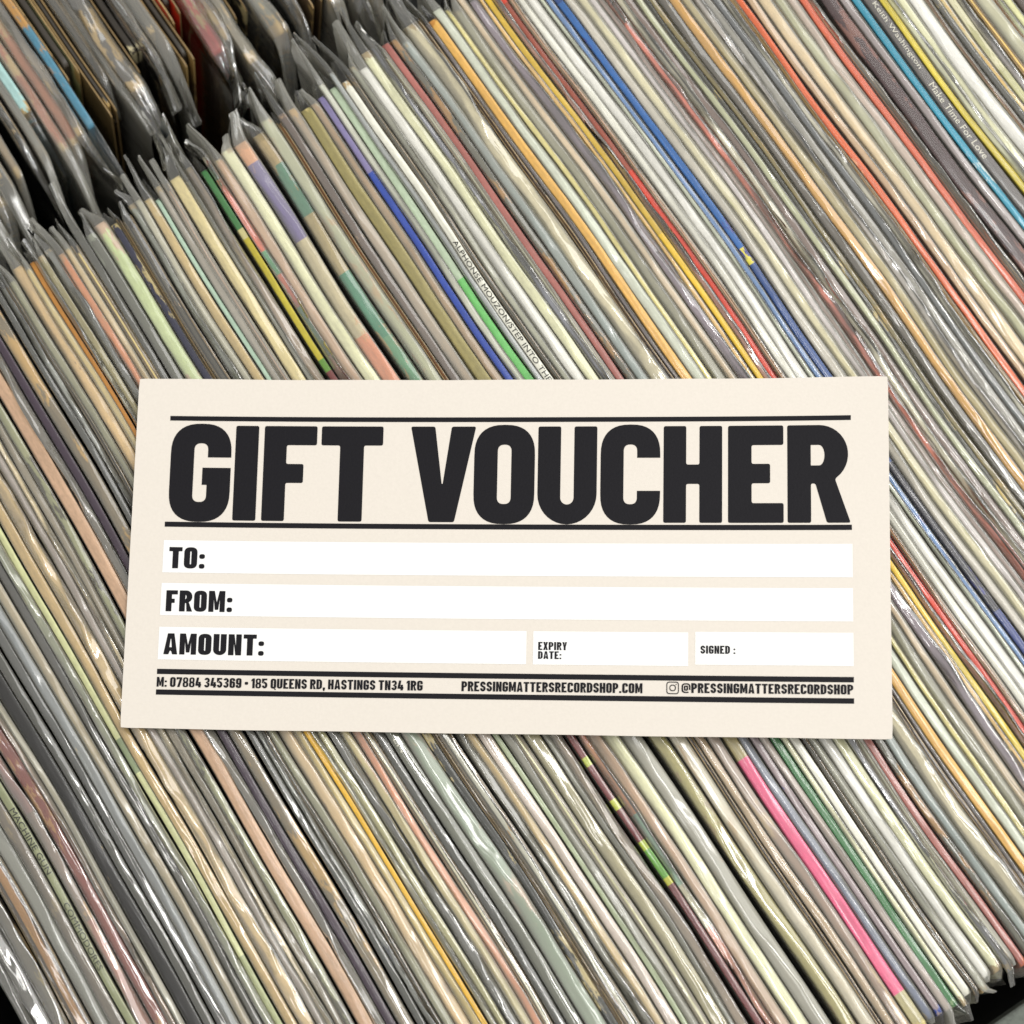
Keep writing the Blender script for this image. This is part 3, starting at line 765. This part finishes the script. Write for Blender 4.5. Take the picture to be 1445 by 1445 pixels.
def on_card(pts, lift):
    P = np.asarray(pts, float)
    z = bend(P[:, 0], P[:, 1]) + lift
    return np.stack([P[:, 0], P[:, 1], z], -1) * MM

def card_sheet():
    T = .38
    xs = np.linspace(-105, 105, 106); ys = np.linspace(-49.5, 49.5, 34)
    rng = np.random.default_rng(4)
    nx, ny = len(xs), len(ys)
    X, Yg = np.meshgrid(xs, ys, indexing='ij')
    X = X.copy(); Yg = Yg.copy()
    # hand-trimmed edges: a very slight waver and soft corners
    Yg[:, 0] += .05 * np.sin(xs / 9); Yg[:, -1] += .05 * np.sin(xs / 7 + 1)
    for i in (0, -1):
        for j in (0, -1):
            X[i, j] *= .9985; Yg[i, j] *= .997
    B = bend(X, Yg)
    top = np.stack([X, Yg, B], -1).reshape(-1, 3); bot = np.stack([X, Yg, B - T], -1).reshape(-1, 3)
    V = np.concatenate([top, bot]) * MM
    f = []
    o = nx * ny
    for i in range(nx - 1):
        for j in range(ny - 1):
            a = i * ny + j
            f.append((a, a + ny, a + ny + 1, a + 1)); f.append((o + a, o + a + 1, o + a + ny + 1, o + a + ny))
    nt = len(f)
    for i in range(nx - 1):
        a = i * ny; f.append((a, o + a, o + a + ny, a + ny))
        a = i * ny + ny - 1; f.append((a, a + ny, o + a + ny, o + a))
    for j in range(ny - 1):
        a = j; f.append((a, a + 1, o + a + 1, o + a))
        a = (nx - 1) * ny + j; f.append((a, o + a, o + a + 1, a + 1))
    ob = mesh_object('card', V, np.array(f), M_CARD, voucher, smooth=False)
    ob.data.materials.append(M_CARD_EDGE)
    for k in range(nt, len(f)):
        ob.data.polygons[k].material_index = 1
    return ob
card_sheet()

def strip(name, x0, x1, y1, y0, mat, lift, parent=None):
    xs = np.linspace(x0, x1, max(2, int((x1 - x0) / 3) + 2)); ys = np.linspace(y0, y1, max(2, int((y1 - y0) / 3) + 2))
    X, Yg = np.meshgrid(xs, ys, indexing='ij')
    V = on_card(np.stack([X.ravel(), Yg.ravel()], -1), lift)
    return mesh_object(name, V, grid_faces(len(xs), len(ys), True), mat, parent or voucher, smooth=False)

LIFT = .07
strip('rule_line', -95.6, 94.9, 38.7, 37.35, M_BLACK, LIFT)
strip('rule_line', -95.6, 94.9, 8.3, 6.85, M_BLACK, LIFT)
strip('rule_line', -95.6, 95.0, -33.05, -34.5, M_BLACK, LIFT)
strip('rule_line', -95.6, 95.0, -38.75, -40.2, M_BLACK, LIFT)
strip('writing_box', -95.6, 95.0, 3.05, -6.1, M_WHITE, LIFT)
strip('writing_box', -95.6, 95.0, -9.05, -18.1, M_WHITE, LIFT)
strip('writing_box', -95.6, 6.7, -21.35, -30.45, M_WHITE, LIFT)
strip('writing_box', 8.55, 50.8, -21.35, -30.5, M_WHITE, LIFT)
strip('writing_box', 52.7, 95.0, -21.15, -30.1, M_WHITE, LIFT)

# ---- letter shapes, drawn as closed outlines in a unit-high box
def squarish(v, k=2.5):
    return math.copysign(abs(v) ** (2 / k), v)

def arc(cx, cy, rx, ry, a0, a1, n=10):
    return [(cx + rx * math.cos(math.radians(a0 + (a1 - a0) * i / n)), cy + ry * math.sin(math.radians(a0 + (a1 - a0) * i / n))) for i in range(n + 1)]

def corner(cx, cy, r, a0, n=10):
    "quarter of a slightly squared-off circle"
    out = []
    for i in range(n + 1):
        a = math.radians(a0 + 90 * i / n)
        out.append((cx + r * squarish(math.cos(a)), cy + r * squarish(math.sin(a))))
    return out

def ring_path(x0, y0, x1, y1, r):
    "counter-clockwise from the middle of the right side round to it again"
    return ([(x1, (y0 + y1) / 2)] + corner(x1 - r, y1 - r, r, 0) + corner(x0 + r, y1 - r, r, 90)
            + corner(x0 + r, y0 + r, r, 180) + corner(x1 - r, y0 + r, r, 270) + [(x1, (y0 + y1) / 2)])

def rrect(x0, y0, x1, y1, r):
    return ring_path(x0, y0, x1, y1, min(r, (x1 - x0) / 2 - 1e-4, (y1 - y0) / 2 - 1e-4))[:-1]

def soften(poly, r):
    "round every corner of a polygon by r"
    if r <= 0:
        return poly
    out = []
    n = len(poly)
    for i in range(n):
        p0 = Vector(poly[i - 1]); p1 = Vector(poly[i]); p2 = Vector(poly[(i + 1) % n])
        a = p0 - p1; b = p2 - p1
        la, lb = a.length, b.length
        if la < 1e-6 or lb < 1e-6:
            continue
        ang = a.angle(b)
        if ang > math.radians(155) or min(la, lb) < r * .8:
            out.append(tuple(p1)); continue
        d = min(r, la * .45, lb * .45)
        s_ = p1 + a / la * d; e_ = p1 + b / lb * d
        for t in (0, .25, .5, .75, 1):
            out.append(tuple(s_ * (1 - t) ** 2 + p1 * 2 * t * (1 - t) + e_ * t ** 2))
    return out

def stroke(pts, t, th=None):
    "outline of a brush line; t is its width across, th its width up and down"
    th = th or t
    Lf, Rt = [], []
    n = len(pts)
    for i, p in enumerate(pts):
        a = Vector(pts[max(0, i - 1)]); b = Vector(pts[min(n - 1, i + 1)])
        d = (b - a).normalized()
        nx, ny = -d.y * t / 2, d.x * th / 2
        Lf.append((p[0] + nx, p[1] + ny)); Rt.append((p[0] - nx, p[1] - ny))
    return Lf + Rt[::-1]

def glyph(ch, t, W):
    "returns (advance width, outlines); outlines inside outlines become holes"
    th = t * .84
    w = W
    R0 = w / 2
    ri = max(.02, w / 2 - t)
    cv = .022
    def ring(y_hi, y_lo):
        o = ring_path(0, 0, w, 1, R0); i = ring_path(t, th, w - t, 1 - th, ri)
        def cut(path, a, b):
            xr = path[0][0]
            seg = [p for p in path[1:-1]]
            res = [(xr, a)]
            started = False
            for k, p in enumerate(seg):
                if k < 11 and p[1] < a: continue
                if k > len(seg) - 12 and p[1] > b: continue
                res.append(p)
            res.append((xr, b))
            return res
        return cut(o, y_hi, y_lo), cut(i, y_hi, y_lo)
    if ch in 'O0':
        return w, [rrect(0, 0, w, 1, R0), rrect(t, th, w - t, 1 - th, ri)]
    if ch == 'Q':
        return w, [rrect(0, 0, w, 1, R0), rrect(t, th, w - t, 1 - th, ri), [(w * .72, -.13), (w * 1.02, -.13), (w * .86, .0), (w * .62, .0)][::1]]
    if ch == 'C':
        o, i = ring(.665, .335)
        return w, [o + i[::-1]]
    if ch == 'G':
        o, i = ring(.655, .55)
        o2, i2 = ring(.655, .36)
        xb = w - t - .05
        return w, [o + [(xb, .55), (xb, .375), (w - t, .375)] + i2[::-1][1:]]
    if ch == 'U':
        o = [(0, 1)] + arc(R0, R0, R0, R0, 180, 360, 18) + [(w, 1), (w - t, 1)] + arc(R0, th + ri, ri, ri, 360, 180, 12) + [(t, 1)]
        return w, [soften(o, cv)]
    if ch == 'J':
        o = [(w, 1)] + [(w - t, 1)] + arc(R0, th + ri, ri, ri, 360, 180, 10) + [(0, .33)] + arc(R0, R0, R0, R0, 180, 360, 14)
        return w, [o]
    if ch == 'I':
        return t, [soften([(0, 0), (t, 0), (t, 1), (0, 1)], cv)]
    if ch == 'F':
        w = W * .90
        return w, [soften([(0, 0), (t, 0), (t, .40), (w * .76, .40), (w * .76, .60), (t, .60), (t, 1 - th), (w, 1 - th), (w, 1), (0, 1)], cv)]
    if ch == 'E':
        w = W * .91
        return w, [soften([(0, 0), (w, 0), (w, th), (t, th), (t, .405), (w * .76, .405), (w * .76, .605), (t, .605), (t, 1 - th), (w, 1 - th), (w, 1), (0, 1)], cv)]
    if ch == 'L':
        w = W * .86
        return w, [soften([(0, 0), (w, 0), (w, th), (t, th), (t, 1), (0, 1)], cv)]
    if ch == 'T':
        a = (w - t) / 2
        return w, [soften([(a, 0), (a + t, 0), (a + t, 1 - th), (w, 1 - th), (w, 1), (0, 1), (0, 1 - th), (a, 1 - th)], cv)]
    if ch == 'H':
        return w, [soften([(0, 0), (t, 0), (t, .40), (w - t, .40), (w - t, 0), (w, 0), (w, 1), (w - t, 1), (w - t, .60), (t, .60), (t, 1), (0, 1)], cv)]
    if ch == 'V':
        w = W * 1.06
        m_ = w / 2
        b = t * .53
        return w, [soften([(m_ - b, 0), (m_ + b, 0), (w, 1), (w - t * 1.02, 1), (m_ + .005, .40), (m_ - .005, .40), (t * 1.02, 1), (0, 1)], cv)]
    if ch == 'A':
        w = W * 1.06
        m_ = w / 2
        k = t * .86
        o = soften([(0, 0), (k, 0), (k + .055 * w + .02, .17), (w - k - .055 * w - .02, .17), (w - k, 0), (w, 0), (m_ + t * .55, 1), (m_ - t * .55, 1)], cv)
        hw = w * .085
        return w, [o, [(m_ - hw, .34), (m_ + hw, .34), (m_ + .01, .74), (m_ - .01, .74)]]
    if ch == 'N':
        return w, [soften([(0, 0), (t * .94, 0), (t * .94, .56), (w - t * .98, 0), (w, 0), (w, 1), (w - t * .94, 1), (w - t * .94, .44), (t * .98, 1), (0, 1)], cv)]
    if ch == 'M':
        w = W * 1.28
        m_ = w / 2
        return w, [soften([(0, 0), (t * .9, 0), (t * .9, .60), (m_ - t * .3, .10), (m_ + t * .3, .10), (w - t * .9, .60), (w - t * .9, 0), (w, 0), (w, 1), (w - t, 1), (m_, .46), (t, 1), (0, 1)], cv)]
    if ch == 'X':
        m_ = w / 2
        return w, [[(0, 0), (t, 0), (m_, .30), (w - t, 0), (w, 0), (m_ + t * .55, .5), (w, 1), (w - t, 1), (m_, .70), (t, 1), (0, 1), (m_ - t * .55, .5)]]
    if ch == 'Y':
        m_ = w / 2
        return w, [[(m_ - t / 2, 0), (m_ + t / 2, 0), (m_ + t / 2, .38), (w, 1), (w - t, 1), (m_, .60), (t, 1), (0, 1), (m_ - t / 2, .38)]]
    if ch in 'PRDB':
        o_r = {'P': .40, 'R': .42}.get(ch)
        if ch == 'P':
            o = [(0, 0), (t, 0), (t, .38), (w - .26, .38)] + arc(w - .26, .64, .26, .26, -90, 0, 8) + arc(w - .26, .74, .26, .26, 0, 90, 8) + [(0, 1)]
            return w, [o, [(t, .38 + th)] + arc(w - t - .06, .38 + th + .06, .06, .06, -90, 0, 4) + arc(w - t - .06, 1 - th - .06, .06, .06, 0, 90, 4) + [(t, 1 - th)]]
        if ch == 'R':
            rr = w * .5
            o = [(0, 0), (t, 0), (t, .40), (t + .045, .40), (w - t * .98 + .015, 0), (w + .02, 0), (w - .135, .445)] \
                + arc(w - rr * .95, .70, rr * .95, .30, -42, 90, 14) + [(0, 1)]
            q = .135
            cx = t
            hole = [(cx, .585)] + arc(w - t - .055, .69, .055, .105, -90, 90, 10) + [(cx, .795)]
            return w, [soften(o, cv), hole]
        if ch == 'D':
            return w, [[(0, 0)] + arc(w - .28, .28, .28, .28, -90, 0, 8) + arc(w - .28, .72, .28, .28, 0, 90, 8) + [(0, 1)],
                       [(t, th)] + arc(w - t - .07, th + .07, .07, .07, -90, 0, 5) + arc(w - t - .07, 1 - th - .07, .07, .07, 0, 90, 5) + [(t, 1 - th)]]
    S_ = lambda pts: [stroke(pts, t * .98, th)]
    hx, hy = t / 2, th / 2
    A_ = w / 2 - hx
    if ch == 'S':
        pts = arc(w / 2, .70, A_, .30 - hy, -5, 180, 12)[0:] + [(hx, .68)] + arc(w / 2, .70, A_, .2, 185, 225, 4) + [(w / 2, .5)] + arc(w / 2, .30, A_, .2, 45, 5, 4) + arc(w / 2, .30, A_, .30 - hy, 0, -185, 12)
        return w, S_(pts)
    if ch == '2':
        pts = arc(w / 2, .68, A_, .32 - hy, 180, -20, 12) + [(w - hx - .05, .52), (hx + .05, hy + .13), (hx + .02, hy)]
        return w, [stroke(pts, t * .98, th), [(hx + .02, 0), (w, 0), (w, th), (hx + .02, th)]]
    if ch == '3':
        a = arc(w / 2, .72, A_, .28 - hy, 165, -75, 12)
        b = arc(w / 2, .29, A_, .29 - hy, 75, -170, 14)
        return w, [stroke(a + [(w * .45, .52)] + b, t * .95, th)]
    if ch == '5':
        pts = arc(w / 2, .33, A_, .33 - hy, -170, 90, 16) + [(hx * .9, .62)]
        return w, [stroke(pts, t * .98, th), [(0, .55), (t, .64), (t, 1 - th), (w * .94, 1 - th), (w * .94, 1), (0, 1)]]
    if ch in '69':
        o = rrect(0, 0, w, 1, R0)
        y0, y1 = th, .62 - th
        hole = rrect(t, y0, w - t, y1 + .04, ri)
        notch = [(w + .001, .70), (w - t, .70), (w - t, .74), (t, .74), (t, .63), (w, .63)]
        body = [rrect(0, 0, w, .66, R0 * .98), hole]
        up = ring_path(0, 0, w, 1, R0); ip = ring_path(t, th, w - t, 1 - th, ri)
        top = [(w, .70)] + [p for p in up[1:22] if p[1] > .70] + [(0, .36), (t, .36)] + [p for p in ip[1:22][::-1] if p[1] > .70] + [(w - t, .70)]
        if ch == '6':
            return w, [body[0], body[1], ('+', top)]
        f9 = lambda P: [(w - x, 1 - y) for x, y in P]
        return w, [f9(body[0]), f9(body[1]), ('+', f9(top))]
    if ch == '8':
        t *= .86; th *= .8; ri = max(.02, w / 2 - t)
        return w, [rrect(.015, .46, w - .015, 1, R0 * .95), rrect(t, .46 + th * .95, w - t, 1 - th, ri), ('+', rrect(0, 0, w, .54, R0 * .95)), ('+', rrect(t, th, w - t, .54 - th * .95, ri))]
    if ch == '4':
        return w, [[(w * .52, 0), (w * .52 + t, 0), (w * .52 + t, .16), (w * 1.03, .16), (w * 1.03, .35), (w * .52 + t, .35), (w * .52 + t, .56), (w * .52, .56), (w * .52, .35), (t * 1.02, .35), (w * .64, 1), (w * .64 - t, 1), (0, .34), (0, .16), (w * .52, .16)]]
    if ch == '7':
        return w, [[(w * .16, 0), (w * .16 + t * 1.02, 0), (w, 1 - th), (w, 1), (0, 1), (0, 1 - th - .06), (t * .75, 1 - th - .06), (t * .75, 1 - th), (w - t * 1.02, 1 - th)]]
    if ch == '1':
        return t * 1.45, [[(t * .45, 0), (t * 1.45, 0), (t * 1.45, 1), (t * .6, 1), (0, .86), (0, .68), (t * .45, .78)]]
    if ch == ':':
        return t * .95, [rrect(0, 0, t * .95, t * .95, t * .45), rrect(0, .46, t * .95, .46 + t * .95, t * .45)]
    if ch == '.':
        return t * .95, [rrect(0, 0, t * .95, t * .95, t * .3)]
    if ch == ',':
        return t * .9, [[(0, 0), (t * .25, -.17), (t * .7, -.17), (t, .02), (t, t * .9), (0, t * .9)]]
    if ch == '*':
        return t * 1.5, [rrect(0, .34, t * 1.5, .34 + t * 1.5, t * .74)]
    if ch == '@':
        W2 = w * 1.55
        o = ring_path(0, -.02, W2, .98, W2 / 2 * .98)
        k = t * .62
        i = ring_path(k, -.02 + k, W2 - k, .98 - k, W2 / 2 * .98 - k)
        tail_o = [p for n_, p in enumerate(o) if not (n_ > 38 or n_ == 0 and False)]
        tail_i = [p for n_, p in enumerate(i) if n_ <= 38]
        outl = [(W2, .30)] + tail_o[0:] + tail_i[::-1] + [(W2 - k, .30)]
        c0, c1 = W2 * .27, W2 * .73
        return W2, [outl, rrect(c0, .22, c1, .74, .12), rrect(c0 + k, .22 + k, c1 - k, .74 - k, .05)]
    return t, []

def polys_to_mesh(name, polys, mat, lift, parent):
    "fills closed outlines (holes by nesting) with a 2D curve, then lays them on the card"
    cu = bpy.data.curves.new(name, 'CURVE')
    cu.dimensions = '2D'
    cu.fill_mode = 'BOTH'
    for P in polys:
        sp = cu.splines.new('POLY')
        sp.points.add(len(P) - 1)
        for k, (x, y) in enumerate(P):
            sp.points[k].co = (x, y, 0, 1)
        sp.use_cyclic_u = True
    ob = bpy.data.objects.new(name, cu)
    col.objects.link(ob)
    bpy.context.view_layer.update()
    me = bpy.data.meshes.new_from_object(ob)
    bpy.data.objects.remove(ob)
    n = len(me.vertices)
    v = np.zeros(n * 3); me.vertices.foreach_get('co', v); v = v.reshape(-1, 3)
    V = on_card(v[:, :2], lift)
    faces = [tuple(p.vertices) for p in me.polygons]
    bpy.data.meshes.remove(me)
    # face the viewer
    ff = []
    for f in faces:
        a, b, c = (V[f[0]], V[f[1]], V[f[2]])
        ff.append(f if np.cross(b - a, c - a)[2] >= 0 else f[::-1])
    return mesh_object(name, V, ff, mat, parent, smooth=False)

def clean(P):
    out = []
    for p in P:
        if not out or abs(out[-1][0] - p[0]) + abs(out[-1][1] - p[1]) > 1e-4:
            out.append(p)
    if len(out) > 2 and abs(out[0][0] - out[-1][0]) + abs(out[0][1] - out[-1][1]) < 1e-4:
        out.pop()
    return out

def caption(name, text, x0, x1, y0, y1, t=.215, W=.52, gap=.075, space=.24):
    "a line of capitals fitted between x0 and x1, base line y0, cap height to y1"
    pen = 0; laid = []
    for ch in text:
        if ch == ' ':
            pen += space; continue
        adv, polys = glyph(ch, t, W)
        laid.append((pen, polys)); pen += adv + gap
    total = pen - gap
    kx = (x1 - x0) / total; ky = y1 - y0
    layers = [[], []]
    for px, polys in laid:
        for P in polys:
            lay = 0
            if isinstance(P, tuple) and P[0] == '+':
                lay = 1; P = P[1]
            if P is None:
                continue
            layers[lay].append([(x0 + (px + x) * kx, y0 + y * ky) for x, y in clean(P)])
    V = []
    F = []
    for li, polys in enumerate(layers):
        if not polys:
            continue
        o = polys_to_mesh(name, polys, M_BLACK, LIFT * 2 + li * .02, voucher)
        if li == 0:
            first = o
        else:
            # join the second layer of strokes into the same print
            me = first.data
            va = np.array([v.co[:] for v in me.vertices]); vb = np.array([v.co[:] for v in o.data.vertices])
            fa = [tuple(p.vertices) for p in me.polygons]; fb = [tuple(i + len(va) for i in p.vertices) for p in o.data.polygons]
            nm = mesh_object(name, np.concatenate([va, vb]), fa + fb, M_BLACK, voucher, smooth=False)
            bpy.data.objects.remove(first); bpy.data.objects.remove(o)
            nm.name = name
            first = nm
    return first

# headline: every letter placed at its measured width
HL0, HL1 = 8.85, 36.05
HEAD = [('G', -94.9, -77.7), ('I', -76.65, -70.1), ('F', -68.5, -53.5), ('T', -52.25, -34.75), ('V', -26.95, -8.55), ('O', -8.9, 8.1),
        ('U', 8.95, 25.4), ('C', 26.4, 42.9), ('H', 43.8, 59.9), ('E', 61.5, 76.6), ('R', 77.65, 94.6)]
for ch, xa, xb in HEAD:
    t_, W_ = .240, .62
    adv, polys = glyph(ch, t_, W_)
    kx = (xb - xa) / adv if ch != 'R' else (xb - xa) / (adv + .02)
    ov = .5 if ch in 'GOCU' else 0
    y0 = HL0 - (ov if ch in 'GOCU' else 0); y1 = HL1 + (ov if ch in 'GOC' else 0)
    polys_to_mesh('headline_letter', [[(xa + x * kx, y0 + y * (y1 - y0)) for x, y in clean(P)] for P in polys], M_BLACK, LIFT, voucher)

caption('field_caption', 'TO:', -93.9, -83.8, -4.9, 1.1, .235, .52)
caption('field_caption', 'FROM:', -94.1, -75.5, -17.0, -11.1, .235, .52)
caption('field_caption', 'AMOUNT:', -94.1, -66.1, -29.0, -23.15, .235, .52)
caption('field_caption', 'EXPIRY', 9.95, 17.85, -26.5, -24.3, .20, .47)
caption('field_caption', 'DATE:', 9.95, 16.35, -28.95, -26.85, .20, .47)
caption('field_caption', 'SIGNED :', 54.1, 63.5, -27.1, -24.9, .20, .47, .075, .26)
caption('contact_line', 'M: 07884 345369 * 185 QUEENS RD, HASTINGS TN34 1RG', -95.5, -21.6, -38.0, -35.3, .20, .47, .065, .2)
caption('contact_line', 'PRESSINGMATTERSRECORDSHOP.COM', -10.9, 38.5, -38.0, -35.3, .20, .47, .065)
caption('contact_line', '@PRESSINGMATTERSRECORDSHOP', 49.05, 94.8, -37.75, -35.1, .20, .47, .065)
# the small camera-shaped logo before the handle
def sc_poly(P, cx, cy, k):
    return [(cx + x * k, cy + y * k) for x, y in P]
icx, icy = 46.65, -36.45
polys_to_mesh('camera_logo', [sc_poly(rrect(-1, -1, 1, 1, .52), icx, icy, 1.68), sc_poly(rrect(-.86, -.86, .86, .86, .40), icx, icy, 1.68),
                              sc_poly(rrect(-.52, -.52, .52, .52, .52), icx, icy, 1.68), sc_poly(rrect(-.37, -.37, .37, .37, .37), icx, icy, 1.68),
                              sc_poly(rrect(.46, .46, .64, .64, .09), icx, icy, 1.68)], M_BLACK, LIFT * 2, voucher)
